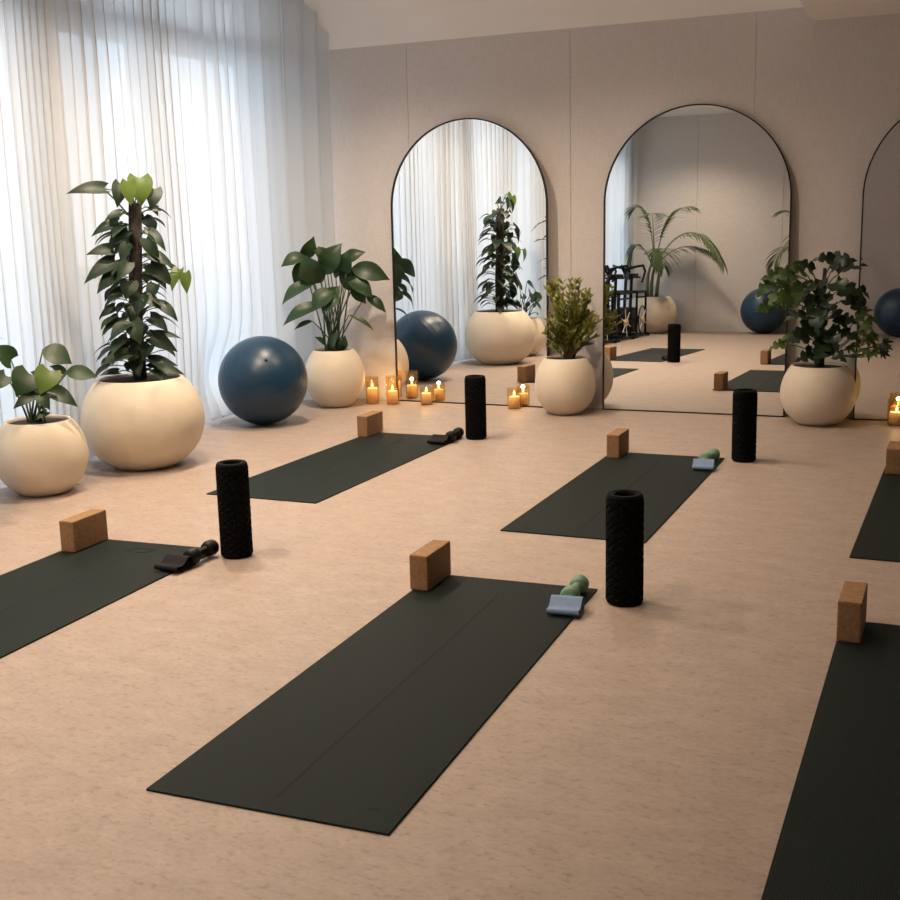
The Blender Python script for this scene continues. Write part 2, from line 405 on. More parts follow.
# ------------------------------------------------------------------ arched mirrors
def mirror(label, xc, yaw, lean, Wd, H=2.06, yb=7.93):
    t = thing('arched_mirror', label, 'mirror', (xc, yb, 0), 0, 'arched mirrors leaning on the linen wall')
    t.rotation_euler = (-lean, 0, yaw)
    def outline(w, h, n=48, z0=0):
        r = w/2; pts = [(-r, z0), (r, z0)]
        for i in range(n+1):
            a = PI*i/n; pts.append((r*math.cos(a), h-r+r*math.sin(a)))
        return pts
    fwd = .0085; o = outline(Wd, H); i_ = outline(Wd-2*fwd, H-fwd, z0=fwd)
    bm = bmesh.new()
    def ringv(pts, y): return [bm.verts.new((x, y, z)) for x, z in pts]
    of, ob = ringv(o, -.012), ringv(o, .010); nf, nb = ringv(i_, -.012), ringv(i_, .0)
    n = len(o)
    for k in range(n):
        j = (k+1) % n
        bm.faces.new((of[k], of[j], nf[j], nf[k])); bm.faces.new((of[j], of[k], ob[k], ob[j])); bm.faces.new((nf[k], nf[j], nb[j], nb[k]))
    build('frame', bm, M['dark_metal'], t)
    bm = bmesh.new(); bm.faces.new([bm.verts.new((x, -.002, z)) for x, z in outline(Wd-2*fwd+.004, H-fwd+.002, z0=fwd-.002)])
    bm.normal_update()
    build('mirror_glass', bm, M['mirror'], t, 'keep').data
    bm = bmesh.new(); bm.faces.new([bm.verts.new((x, .0095, z)) for x, z in o])
    r = bmesh.ops.extrude_face_region(bm, geom=bm.faces[:])
    for v in [g for g in r['geom'] if isinstance(g, bmesh.types.BMVert)]: v.co.y -= .008
    build('backing_board', bm, M['black_metal'], t)
    return t
mirror('arched mirror nearest the curtain, reflecting the blue ball and climbing plant', -3.157, -.05, .005, 1.24, yb=7.952)
mirror('middle arched mirror, reflecting the palm and exercise bikes', -1.515, -.0175, .018, 1.255)
mirror('arched mirror cut off by the right edge, reflecting half a blue ball', .172, 0, .018, 1.255)

# ------------------------------------------------------------------ mats and props
MW, ML = .644, 1.83
mats = {
 'centre': (-1.082, 3.940, .015), 'left': (-2.730, 3.970, .029), 'backleft': (-2.699, 6.652, -.021),
 'backright': (-1.037, 6.432, -.013), 'right': (.416, 3.867, -.016), 'farright': (.448, 6.444, -.034)}
mlab = {
 'centre': 'large dark yoga mat in the centre foreground, holding a blue band and green dumbbell',
 'left': 'dark yoga mat cut off by the left edge, in front of the pots',
 'backleft': 'dark grey yoga mat in front of the blue ball, behind the leftmost foam roller',
 'backright': 'dark yoga mat in front of the middle mirror, green dumbbell at its far corner',
 'right': 'dark yoga mat cut off by the bottom right corner of the view',
 'farright': 'dark yoga mat cut off by the right edge, in front of the rightmost mirror'}
def make_mat(label):
    t = thing('yoga_mat', label, 'yoga mat', group='yoga mats laid out on the floor')
    bm = bmesh.new(); box(bm, -MW, 0, -ML, 0, 0, .006, .0015); build('mat_body', bm, M['mat'], t)
    bm = bmesh.new(); box(bm, -MW/2-.0045, -MW/2+.0045, -ML+.07, -.19, .0057, .0066); build('alignment_line', bm, M['groove'], t)
    return t
m0 = make_mat(mlab['centre'])
for i, (kk, (x, y, a)) in enumerate(mats.items()):
    if i == 0: m0.location = (x, y, 0); m0.rotation_euler = (0, 0, a)
    else: t = dup(m0, (x, y, 0), a, mlab[kk])
    if kk == 'left':          # small outlined mark printed near the far end
        bm = bmesh.new()
        tube(bm, [Vector((-MW/2+.01+x_, -.115+y_, .0062)) for x_, y_ in ((-.05, -.025), (.035, -.025), (.06, .025), (.02, .02), (-.035, .028), (-.05, -.025))], .0014, 5)
        build('printed_mark', bm, M['groove'], t)
bm = bmesh.new(); tube(bm, [Vector((-.075+.016*math.cos(a), -ML+.075+.016*math.sin(a), .0062)) for a in [PI*(.1+.8*i/8) for i in range(9)]], .0014, 5)
build('corner_mark', bm, M['groove'], m0)

# cork blocks
bm = bmesh.new(); box(bm, -.0365, .0365, -.1125, .1125, 0, .134, .006)
blk = build('yoga_block', bm, M['cork'])
blocks = [('cork yoga block at the far corner of the central foreground mat', (-1.694, 3.825), .0),
 ('cork yoga block at the far left, on the mat cut off by the left edge', (-3.322, 3.84), .03),
 ('cork yoga block on the grey mat in front of the blue ball', (-3.318, 6.595), -.02),
 ('cork yoga block on the mat in front of the middle mirror', (-1.628, 6.365), -.01),
 ('cork yoga block on the mat in the bottom right corner', (-.193, 3.765), -.02),
 ('cork yoga block cut off by the right edge of the view', (-.150, 6.345), -.03)]
for i, (lab, (x, y), a) in enumerate(blocks):
    o = blk if i == 0 else blk.copy()
    if i: C.objects.link(o)
    o.location = (x, y, .0064); o.rotation_euler = (0, 0, a); tag(o, lab, 'yoga block', 'cork yoga blocks on the mats')

# foam rollers, knobbly sleeve over an inner tube, standing on end
def make_roller():
    t = thing('foam_roller', '', 'foam roller', group='black foam rollers standing on the floor')
    bm = bmesh.new(); n, mrow, R, H = 96, 60, .0600, .395
    rings = []
    for j in range(mrow+1):
        z = H*j/mrow; ring = []
        for k_ in range(n):
            th = k_/n
            a = (th*10+z*34) % 1; b = (th*10-z*34) % 1
            rr = R+.0062*(1 if (a > .22 and b > .22) else 0)
            if j < 2 or j > mrow-3: rr = R+.003
            if j in (0, mrow): rr = R-.002
            ring.append(bm.verts.new((rr*math.cos(2*PI*th), rr*math.sin(2*PI*th), z)))
        rings.append(ring)
    inner = [[bm.verts.new((.044*math.cos(2*PI*k_/n), .044*math.sin(2*PI*k_/n), z)) for k_ in range(n)] for z in (0, H)]
    for a, b in zip(rings, rings[1:]):
        for k_ in range(n): bm.faces.new((a[k_], a[(k_+1) % n], b[(k_+1) % n], b[k_]))
    for k_ in range(n):
        j = (k_+1) % n
        bm.faces.new((inner[0][k_], inner[0][j], rings[0][j], rings[0][k_])); bm.faces.new((rings[-1][k_], rings[-1][j], inner[1][j], inner[1][k_]))
    build('foam_sleeve', bm, M['foam'], t)
    bm = bmesh.new(); lathe(bm, [(.0438, .002), (.0438, H-.003), (.040, H-.003), (.040, .002), (.0438, .002)], 48)
    build('inner_tube', bm, M['dark_rubber'], t)
    return t
rl = make_roller()
for i, (lab, (x, y)) in enumerate([
 ('black knobbly foam roller at the right corner of the central foreground mat', (-.957, 3.84)),
 ('leftmost black foam roller, at the corner of the mat cut off by the left edge', (-2.612, 3.925)),
 ('black foam roller beside the grey mat, in front of the mirror nearest the curtain', (-2.610, 6.655)),
 ('black foam roller in front of the pot with the dark lobed-leaf plant', (-.930, 6.41))]):
    if i == 0: rl.location = (x, y, 0); rl['label'] = lab
    else: dup(rl, (x, y, 0), .7*i, lab)

# dumbbells
def make_dumbbell(mat):
    t = thing('dumbbell', '', 'dumbbell', group='small dumbbells on the mats')
    R = .033
    bm = bmesh.new(); tube(bm, [(0, -.05, R), (0, -.02, R), (0, .02, R), (0, .05, R)], [.020, .0175, .0175, .020], 16)
    build('handle', bm, mat, t, True)
    for s in (-1, 1):
        bm = bmesh.new()
        prof = [(.0, .032), (.020, .032), (.029, .037), (R, .048), (R, .080), (.029, .089), (.020, .092), (0, .092)]
        ys = [(0, s*y, R) for r, y in prof]; rr = [max(r, .001) for r, y in prof]
        tube(bm, ys, rr, 12); build('weight_head', bm, mat, t, True)
    return t
def heading(p, qx): 
    d = qx-p; return math.atan2(d.y, d.x)-PI/2
dg = make_dumbbell(M['green_rubber']); dk = make_dumbbell(M['dark_rubber'])
def place_db(proto, front, back, lab, first):
    p, q_ = on_z(*front, .040), on_z(*back, .040); c = (p+q_)/2; c.z = .0062; a = heading(p, q_)
    if first: proto.location = c; proto.rotation_euler = (0, 0, a); proto['label'] = lab; return proto
    return dup(proto, c, a, lab)
place_db(dg, (570, 595), (579.5, 584), 'sage green dumbbell behind the blue band on the central foreground mat', True)
place_db(dg, (705.5, 458.3), (713, 454.5), 'sage green dumbbell on the mat in front of the middle mirror', False)
place_db(dk, (193.5, 555.5), (208.5, 548.5), 'black dumbbell at the corner of the mat cut off by the left edge', True)
place_db(dk, (450, 436.5), (459, 432.2), 'black dumbbell at the far corner of the grey mat in front of the blue ball', False)

# folded resistance bands
def make_band(mat):
    t = thing('resistance_band', '', 'resistance band', group='folded resistance bands on the mats')
    prof = [(-.075, .006), (-.083, .014), (-.076, .024), (-.055, .021), (-.03, .022), (-.005, .034), (.02, .046), (.045, .043), (.062, .030), (.05, .020), (.02, .022), (-.02, .013), (-.05, .010)]
    prof2 = [(-.05, .004), (-.02, .005), (.02, .010), (.055, .012), (.07, .006), (.04, .003), (0, .003)]
    for nm, pr in (('top_fold', prof), ('bottom_fold', prof2)):
        pr = [(y_*.78, z_) for y_, z_ in pr]
        pts = []
        for i in range(len(pr)-1):
            for s in range(4):
                f = s/4
                p0 = pr[max(i-1, 0)]; p1 = pr[i]; p2 = pr[i+1]; p3 = pr[min(i+2, len(pr)-1)]
                pts.append(tuple(.5*((2*p1[k_])+(-p0[k_]+p2[k_])*f+(2*p0[k_]-5*p1[k_]+4*p2[k_]-p3[k_])*f*f+(-p0[k_]+3*p1[k_]-3*p2[k_]+p3[k_])*f**3) for k_ in (0, 1)))
        pts.append(pr[-1])
        bm = bmesh.new(); rows = []
        for i, (y, z) in enumerate(pts):
            a = pts[min(i+1, len(pts)-1)]; b = pts[max(i-1, 0)]; d = Vector((a[0]-b[0], a[1]-b[1])); d.normalize(); nx = Vector((-d.y, d.x))*.0014
            rows.append([bm.verts.new((x, y+nx.x*s, max(.0004, z+nx.y*s))) for x, s in ((-.055, 1), (.055, 1), (.055, -1), (-.055, -1))])
        for a, b in zip(rows, rows[1:]):
            for k_ in range(4): bm.faces.new((a[k_], a[(k_+1) % 4], b[(k_+1) % 4], b[k_]))
        bm.faces.new(rows[0]); bm.faces.new(rows[-1])
        build(nm, bm, mat, t)
    return t
bb = make_band(M['band_blue']); bd = make_band(M['band_dark'])
def place_band(proto, px, rot, lab, first):
    c = on_z(*px, .012); c.z = .0062
    if first: proto.location = c; proto.rotation_euler = (0, 0, rot); proto['label'] = lab; return
    dup(proto, c, rot, lab)
place_band(bb, (566, 609.5), .1, 'folded blue resistance band on the central foreground mat', True)
place_band(bb, (703.5, 467.5), .1, 'folded blue resistance band on the mat in front of the middle mirror', False)
place_band(bd, (176, 566.5), -.05, 'folded dark resistance band on the mat cut off by the left edge', True)
place_band(bd, (440, 442), -.05, 'folded dark resistance band on the grey mat in front of the blue ball', False)

# exercise balls
def make_ball(R, label, loc, rot):
    t = thing('exercise_ball', label, 'exercise ball', loc, 0, 'blue exercise balls')
    bm = bmesh.new(); prof = []
    n = 90
    for i in range(n+1):
        a = -PI/2+PI*i/n; rr = R
        if abs(a) < 1.0: rr = R*(1+.0022*math.cos(a*40))
        prof.append((max(0, rr*math.cos(a)) if 0 < i < n else 0, rr*math.sin(a)))
    lathe(bm, prof, 72); o = build('ball_skin', bm, M['ball'], t, True, (0, 0, R)); o.rotation_euler = rot
    bm = bmesh.new(); lathe(bm, [(0, R+.004), (.009, R+.003), (.011, R-.004)], 16); p = build('valve_plug', bm, M['black_metal'], o, True)
    return t
make_ball(.303, 'blue exercise ball beside the curtain, left of the broad-leaf plant', tuple(on_z(265.5, 424)), (.9, .5, .3))
b2 = make_ball(.325, 'blue exercise ball at the rear wall, seen low at the right in the middle mirror', (-2.55, -1.10, 0), (1.2, -.3, .3))
make_ball(.325, 'blue exercise ball seen in the mirror cut off by the right edge', (-.42, -.80, 0), (1.0, .6, .3))

# candles in amber glass
def make_candle(R, H, wax_h, label, p):
    t = thing('glass_candle', label, 'candle', (p.x, p.y, 0), 0, 'lit candles in amber glass along the mirror wall')
    bm = bmesh.new(); lathe(bm, [(0, .001), (R, .001), (R, H), (R-.003, H), (R-.003, .006), (0, .006)], 40); build('glass_cup', bm, M['amber_glass'], t, True)
    bm = bmesh.new(); lathe(bm, [(0, .007), (R-.012, .007), (R-.012, wax_h), (R-.018, wax_h+.003), (.012, wax_h-.004), (0, wax_h-.004)], 32); w = build('wax', bm, M['wax'], t, True)
    bm = bmesh.new(); tube(bm, [(0, 0, wax_h-.004), (.001, 0, wax_h+.01)], .0015, 6); build('wick', bm, M['black_metal'], w)
    bm = bmesh.new(); lathe(bm, [(0, wax_h+.006), (.005, wax_h+.012), (.0075, wax_h+.02), (.005, wax_h+.032), (.0015, wax_h+.044), (0, wax_h+.047)], 12); build('flame', bm, M['flame'], w, True)
    l = bpy.data.lights.new('candle_light', 'POINT'); l.energy = .38; l.color = (1, .72, .45); l.shadow_soft_size = .012
    lo = bpy.data.objects.new('candle_light', l); C.objects.link(lo); lo.parent = t; lo.location = (0, 0, wax_h+.05)
    return t
make_candle(.050, .205, .120, 'tall lit candle between the broad-leaf plant pot and the first mirror', Vector((-3.895, 7.80, 0)))
make_candle(.050, .215, .100, 'tallest lit candle, at the left corner of the first mirror', Vector((-3.735, 7.82, 0)))
make_candle(.048, .130, .085, 'short lit candle in front of the mirror nearest the curtain, nearer its left end', Vector((-3.475, 7.86, 0)))
make_candle(.050, .145, .085, 'short lit candle beside the small-leaved shrub pot', Vector((-2.775, 7.845, 0)))
make_candle(.058, .165, .080, 'lit amber candle cut off by the right edge, at the foot of the last mirror', Vector((-.185, 7.79, 0)))

# ------------------------------------------------------------------ potted plants
def plant(label, loc, R, H, open_r, **kw):
    t = thing('potted_plant', label, 'potted plant', loc, 0)
    pot_parts(t, R, H, open_r, **kw); return t, Plane(loc)
def finish(t, lists):
    for nm, bm, mat, sm in lists: build(nm, bm, mat, t, 'keep' if sm == 'keep' else sm)

# 1 climbing plant on a moss pole, largest pot
loc = Vector((-4.155, 5.375, 0)); t, P = plant('tall climbing plant on a dark moss pole in the largest cream pot', loc, .345, .508, .68)
top = P.at(135, 203)
bm = bmesh.new(); tube(bm, [Vector((0, 0, .44)), Vector((.0, 0, .8)), Vector((top.x*.5, top.y*.5, 1.15)), top], [.040, .040, .038, .036], 14)
build('moss_pole', bm, M['moss'], t, True)
fol = bmesh.new(); st = bmesh.new(); rnd = random.Random(11)
def polept(z): return Vector((top.x*max(0, (z-.5))/max(.1, top.z-.5), top.y*max(0, (z-.5))/max(.1, top.z-.5), z))
L1 = [  # base, tip, width(px), tone (1 = yellow green), toward viewer
 ((104, 189), (66, 194), 14, 0), ((121, 184), (117, 208), 15, 0), ((139, 178), (141, 207), 23, 1), ((129, 182), (131, 206), 15, 1), ((154, 189), (151, 211), 16, 0),
 ((158, 209), (146, 211), 7, 0), ((121, 213), (104, 222), 9, 0), ((118, 224), (91, 237), 14, 0), ((128, 231), (108, 248), 17, 0), ((113, 250), (86, 255), 13, 0), ((115, 261), (84, 284), 16, 0),
 ((119, 273), (97, 294), 17, 0), ((128, 263), (116, 282), 13, 0), ((122, 291), (106, 304), 11, 0), ((115, 307), (99, 318), 9, 0), ((119, 318), (104, 333), 12, 0), ((127, 324), (110, 342), 15, 0),
 ((128, 339), (111, 359), 14, 0), ((127, 354), (101, 366), 14, 0), ((118, 372), (99, 376), 8, 0), ((144, 231), (160, 241), 10, 0), ((146, 239), (160, 264), 13, 0), ((148, 254), (175, 269), 14, 0),
 ((150, 264), (173, 287), 18, 0), ((179, 270), (172, 292), 12, 1), ((185, 273), (187, 294), 11, 1), ((145, 273), (163, 284), 15, 0), ((146, 298), (161, 310), 14, 0), ((160, 305), (178, 322), 13, 0),
 ((150, 318), (168, 332), 16, 0), ((156, 334), (182, 339), 8, 0), ((152, 337), (178, 352), 15, 0), ((150, 362), (178, 366), 14, 0), ((160, 368), (185, 375), 10, 0),
 ((130, 282), (126, 300), 17, 0), ((143, 296), (137, 316), 17, 0), ((133, 322), (141, 345), 17, 0), ((139, 345), (128, 363), 15, 0), ((128, 305), (133, 325), 13, 0), ((150, 345), (143, 362), 14, 0), ((136, 362), (140, 378), 14, 0), ((122, 345), (119, 361), 13, 0), ((155, 285), (150, 303), 13, 0), ((128, 245), (121, 262), 13, 0), ((150, 232), (166, 252), 11, 0)]
fol2 = bmesh.new()
for b, tp, w, br in L1:
    d = rnd.uniform(.03, .16); bp, tpp = P.at(*b, d), P.at(*tp, d+rnd.uniform(-.01, .05))
    leaf(fol2 if br else fol, bp, tpp, w/173*1.05, 'heart', P.toward(.55, rnd.uniform(-.5, .5)), .12, .2)
    q0 = polept(max(.5, min(top.z-.02, bp.z-.06)))
    tube(st, bez(q0, (q0+bp)/2+Vector((0, 0, .05)), bp, 5), .0035, 5)
for i in range(84):     # leaves round the sides and back of the pole
    z = .50+.92*i/84; a = math.atan2(P.v.y, P.v.x)+rnd.uniform(-2.6, 2.6); d = Vector((math.cos(a), math.sin(a), 0))
    rr = rnd.uniform(.08, .16)*(1.15-.35*(z-.5)); q0 = polept(z); bp = q0+d*rr+Vector((0, 0, .05)); l = rnd.uniform(.09, .14)
    leaf(fol, bp, bp+d*l*.8+Vector((0, 0, -l*.55)), l*.75, 'heart', d*.4+Vector((0, 0, 1)), .1, .15); tube(st, bez(q0, (q0+bp)/2+Vector((0, 0, .03)), bp, 4), .0032, 5)
tube(st, bez(polept(1.36), P.at(118, 200, .03), P.at(104, 190, .04), 6), .005, 6)
finish(t, [('foliage', fol, M['leaf_dark'], 'keep'), ('young_foliage', fol2, M['leaf_bright'], 'keep'), ('stem', st, M['stem'], True)])

# 2 small plant by the left edge
loc = Vector((-4.245, 4.635, 0)); t, P = plant('small broad-leaved plant in a cream pot at the left edge, left of the largest pot', loc, .234, .383, .70)
fol = bmesh.new(); fol2 = bmesh.new(); st = bmesh.new(); root = P.at(37, 420)
L2 = [((43, 349), (72, 364), 21, 0, .02, 'broad'), ((66, 372), (98, 377), 15, 0, .05, 'broad'), ((67, 373), (49, 366), 8, 0, .0, 'broad'), ((50, 371), (40, 395), 23, 1, .12, 'heart'), ((30, 374), (16, 397), 27, 0, .10, 'heart'),
 ((34, 393), (13, 409), 12, 0, .12, 'heart'), ((40, 395), (50, 410), 12, 0, .14, 'heart'), ((52, 391), (78, 407), 16, 0, .10, 'heart'), ((11, 360), (-9, 346), 21, 0, .0, 'heart'), ((6, 376), (-10, 392), 15, 0, .06, 'heart'), ((44, 378), (30, 372), 9, 0, -.05, 'broad'), ((45, 395), (60, 388), 9, 0, 0, 'broad'), ((47, 412), (36, 420), 7, 0, .13, 'heart'), ((28, 388), (44, 398), 13, 0, -.06, 'heart')]
for b, tp, w, br, d, kd in L2:
    bp, tpp = P.at(*b, d), P.at(*tp, d+.03)
    leaf(fol2 if br else fol, bp, tpp, w/192*1.12, kd, P.toward(.5, rnd.uniform(-.2, .2)), .10, .14)
    r_ = root+P.s*rnd.uniform(-.05, .07)-P.v*rnd.uniform(-.04, .05); r_.z = .345
    tube(st, bez(r_, (r_*.6+bp*.4)+Vector((0, 0, .06)), bp, 7), [.0062-.0004*i for i in range(8)], 6)
finish(t, [('foliage', fol, M['leaf_mid'], 'keep'), ('young_foliage', fol2, M['leaf_bright'], 'keep'), ('stem', st, M['stem'], True)])

# 3 broad-leaf plant in the corner
loc = Vector((-4.125, 7.64, 0)); t, P = plant('broad-leaved plant in a cream pot in the corner between curtain and mirror wall', loc, .226, .424, .66)
fol = bmesh.new(); st = bmesh.new(); root = P.at(333, 350)
L3 = [((302, 258), (314, 236), 14, -.12), ((305, 256), (281, 267), 13, .05), ((303, 262), (295, 288), 15, -.06), ((322, 282), (302, 254), 23, .10), ((324, 274), (342, 243), 21, .0), ((346, 274), (349, 250), 19, .05), ((336, 278), (331, 254), 16, -.08),
 ((352, 268), (390, 280), 18, .06), ((348, 281), (373, 299), 17, .12), ((366, 296), (386, 313), 10, .05), ((313, 284), (282, 305), 15, .10), ((322, 305), (283, 326), 14, .14), ((333, 290), (312, 312), 18, .16), ((338, 296), (322, 313), 13, .18), ((340, 282), (360, 270), 16, -.1),
 ((349, 315), (374, 331), 5, .08), ((312, 321), (294, 330), 5, .05), ((331, 348), (339, 331), 10, .08), ((340, 350), (345, 335), 9, .06), ((325, 345), (314, 337), 6, .05), ((326, 262), (312, 248), 15, -.03), ((356, 278), (378, 272), 14, 0), ((352, 290), (366, 304), 12, .1), ((318, 270), (298, 276), 13, .05), ((344, 288), (356, 276), 14, .08), ((328, 300), (340, 286), 13, .12), ((330, 268), (318, 246), 15, -.15), ((343, 262), (366, 252), 13, -.15)]
for b, tp, w, d in L3:
    bp, tpp = P.at(*b, max(-.03, d*.8)), P.at(*tp, max(-.02, d*.8)+.03)
    leaf(fol, bp, tpp, w/133*1.08, 'broad', P.toward(.5, rnd.uniform(-.7, .7)), .16, .26)
    r_ = root+P.s*rnd.uniform(-.06, .06)-P.v*rnd.uniform(-.05, .05); r_.z = .37
    tube(st, bez(r_, (r_*.45+bp*.55)+Vector((0, 0, .05))+(r_-bp)*.12, bp, 8), [.0075-.0005*i for i in range(9)], 6)
finish(t, [('foliage', fol, M['leaf_mid'], 'keep'), ('stem', st, M['stem'], True)])

# 4 small-leaved shrub between the first two mirrors
loc = Vector((-2.352, 7.72, 0)); t, P = plant('small-leaved olive green shrub in a cream pot between the first two mirrors', loc, .212, .392, .68)
fol = bmesh.new(); st = bmesh.new(); rnd = random.Random(5)
ends = []
for i in range(54):
    py = rnd.uniform(283, 335); f = (py-283)/52
    px = 570+rnd.uniform(-1, 1)*(17+9*min(1, f*1.3)); 
    if py < 291: px -= 6
    ends.append((px, py))
for px, py in [(598, 323), (594, 338), (549, 347), (553, 341), (588, 345), (592, 330), (552, 290), (556, 284), (586, 293), (589, 300)]: ends.append((px, py))
for px, py in ends:
    d = rnd.uniform(-.11, .13); e = P.at(px, py, d); r_ = P.at(569+rnd.uniform(-5, 5), 358, rnd.uniform(-.04, .04)); r_.z = .365
    midp = r_*.5+e*.5+Vector((0, 0, .05)); crv = bez(r_, midp, e, 10)
    tube(st, crv, [.0045-.00032*k_ for k_ in range(11)], 5)
    for j in range(3, 11):
        for s in (0, 1, 2):
            p0 = crv[j]; a = rnd.uniform(0, 2*PI); l = rnd.uniform(.040, .062)
            ax = (crv[j]-crv[j-1]).normalized()*.8+Vector((math.cos(a), math.sin(a), rnd.uniform(0, .7)))*.9
            leaf(fol, p0, p0+ax.normalized()*l, l*.36, 'lance', Vector((rnd.uniform(-.5, .5), -.6, .8)), .08, .1)
finish(t, [('foliage', fol, M['leaf_olive'], 'keep'), ('stem', st, M['bark'], True)])

# 5 dark lobed-leaf plant between the last two mirrors
loc = Vector((-.662, 7.72, 0)); t, P = plant('dark plant with lobed leaves in a cream pot between the last two mirrors', loc, .235, .378, .72)
fol = bmesh.new(); fol2 = bmesh.new(); st = bmesh.new(); rnd = random.Random(9)
bm = bmesh.new(); tube(bm, [P.at(820, 372), P.at(820, 330), P.at(823, 300), P.at(825, 268)], [.028, .024, .018, .010], 10); build('moss_pole', bm, M['moss'], t, True)
L5 = [((833, 262), (1, .05), .15, 0), ((833, 261), (-1, .0), .13, 0), ((812, 272), (-.7, .5), .14, 0), ((838, 275), (.8, .3), .17, 0), ((842, 290), (.75, -.6), .17, 0), ((846, 300), (.5, -.8), .15, 0), ((835, 283), (.4, -.7), .16, 0), ((815, 285), (-.4, -.8), .16, 0),
 ((812, 325), (-.5, -.7), .17, 0), ((828, 330), (.3, -.8), .18, 0), ((838, 335), (.8, -.5), .16, 0), ((808, 335), (-.8, -.3), .14, 0), ((822, 345), (-.2, -.9), .16, 0), ((830, 350), (.6, -.6), .14, 0), ((812, 352), (-.6, -.5), .13, 0), ((820, 310), (0, -1), .17, 0), ((830, 315), (.5, -.6), .16, 0), ((806, 318), (-.9, -.2), .14, 0), ((842, 320), (.9, -.3), .12, 0), ((825, 295), (.1, -.9), .15, 0), ((818, 300), (-.6, -.7), .15, 0),
 ((818, 338), (.2, -.9), .15, 0), ((826, 342), (-.3, -.8), .15, 0), ((816, 315), (.3, -.9), .16, 0), ((829, 305), (-.2, -.9), .16, 0), ((822, 280), (.1, -.8), .15, 0), ((834, 268), (.3, .1), .13, 0), ((804, 272), (-.8, .2), .15, 1), ((795, 275), (-.9, -.3), .16, 1), ((782, 276), (-.9, -.2), .14, 1), ((772, 282), (-.5, -.8), .14, 1), ((790, 288), (-.5, -.8), .15, 1), ((803, 285), (-.2, -.9), .15, 1), ((778, 297), (-.4, -.9), .13, 1), ((768, 305), (-.7, -.5), .10, 1), ((795, 300), (-.6, -.6), .12, 1), ((810, 295), (-.1, -.9), .13, 1), ((785, 345), (-.8, -.4), .11, 1), ((797, 338), (-.8, -.1), .11, 1),
 ((856, 318), (.7, .3), .10, 1), ((862, 325), (.7, -.5), .10, 1), ((866, 338), (.6, -.7), .11, 1), ((864, 350), (.3, -.9), .11, 1), ((872, 352), (.9, -.3), .08, 1), ((880, 349), (.9, .2), .085, 0), ((882, 353), (.9, -.5), .07, 0), ((850, 345), (.4, -.8), .09, 1), ((854, 335), (.9, -.1), .09, 1)]
for b, (sx, sz), l, br in L5:
    d = rnd.uniform(-.04, .13); bp = P.at(*b, d); ax = P.s*sx+Vector((0, 0, sz*.7))-P.v*rnd.uniform(.1, .5)
    hh = P.toward(rnd.uniform(.2, 1.0), rnd.uniform(-.8, .8))
    if b[0] > 848: palmate(fol2 if br else fol, bp, ax, hh, l*.85, 5, 2.0, .30, .2)
    else: leaf(fol2 if br else fol, bp, bp+ax.normalized()*l, l*.80, 'heart', hh, .22, .18, slits=6, cut=.78, cpow=2)
    q0 = P.at(821+rnd.uniform(-4, 4), min(360, max(300, b[1]+22)), rnd.uniform(-.03, .03))
    if b[0] > 848: q0 = P.at(826, 352)
    tube(st, bez(q0, (q0+bp)/2+Vector((0, 0, .06 if b[0] < 848 else -.06)), bp, 6), .0038, 5)
finish(t, [('foliage', fol, M['leaf_black'], 'keep'), ('young_foliage', fol2, M['leaf_light'], 'keep'), ('stem', st, M['stem'], True)])

# 6 palms at the rear wall
def make_palm(label, loc, rot=0, seed=3):
    t = thing('potted_palm', label, 'potted plant', loc, rot); pot_parts(t, .36, .53, .68)
    rnd = random.Random(seed); fr = bmesh.new(); st = bmesh.new(); tr = bmesh.new()
    tops = [(-.02, 0, .5, .06, .05, 1.35), (.06, .03, .5, .10, -.03, 1.25), (-.07, .02, .5, -.05, .02, 1.15)]
    for x, y, z, x2, y2, z2 in tops: tube(tr, bez((x, y, .49), (x*1.5, y*1.5, .8), (x+.06, y, 1.02), 6), [.03, .028, .026, .023, .02, .017, .012], 10)
    F_ = [((.02, .02, 1.0), (-.05, .0, 1.95), (-.30, .08, 1.78)), ((.05, .0, 1.0), (.10, -.03, 1.75), (.52, .02, 1.80)), ((.05, .02, 1.0), (.55, .10, 1.85), (1.02, .15, 1.02)), ((.04, .0, .95), (.35, -.2, 1.45), (.88, -.2, 1.10)),
          ((.0, .02, .95), (-.20, .1, 1.5), (-.30, .15, 1.08)), ((.03, .04, .95), (.2, .35, 1.45), (.32, .5, 1.0)), ((.0, -.03, .95), (-.08, -.25, 1.4), (.05, -.36, .98)), ((.04, .03, .95), (.02, .18, 1.7), (.1, .45, 1.7))]
    for a, b, c in F_:
        crv = bez(a, b, c, 26); tube(st, crv, [.010-.0003*i for i in range(27)], 6)
        for i in range(7, 27):
            tg = (crv[i]-crv[i-1]).normalized(); sd = tg.cross(Vector((0, 0, 1))); sd = sd.normalized() if sd.length > .1 else Vector((0, 1, 0))
            l = .30*math.sin(PI*(i-4)/25)**.7+.04
            for s in (-1, 1):
                d = (tg*.75+sd*s*.75+Vector((0, 0, -.32+rnd.uniform(-.12, .12)))).normalized()
                e = crv[i]+d*l; e.x = max(e.x, -.38); leaf(fr, crv[i], e+Vector((0, 0, -.05)), .034, 'lance', Vector((0, 0, 1)), .10, .1)
    finish(t, [('frond', fr, M['leaf_palm'], 'keep'), ('frond_stalk', st, M['palm_stem'], True), ('trunk', tr, M['palm_stem'], True)])
    return t
make_palm('palm in a cream pot at the rear corner, seen in the middle mirror', (-4.10, -.85, 0))
make_palm('palm at the rear wall, only a frond tip showing in the middle mirror', (-1.83, -.85, 0), PI/2, 8)

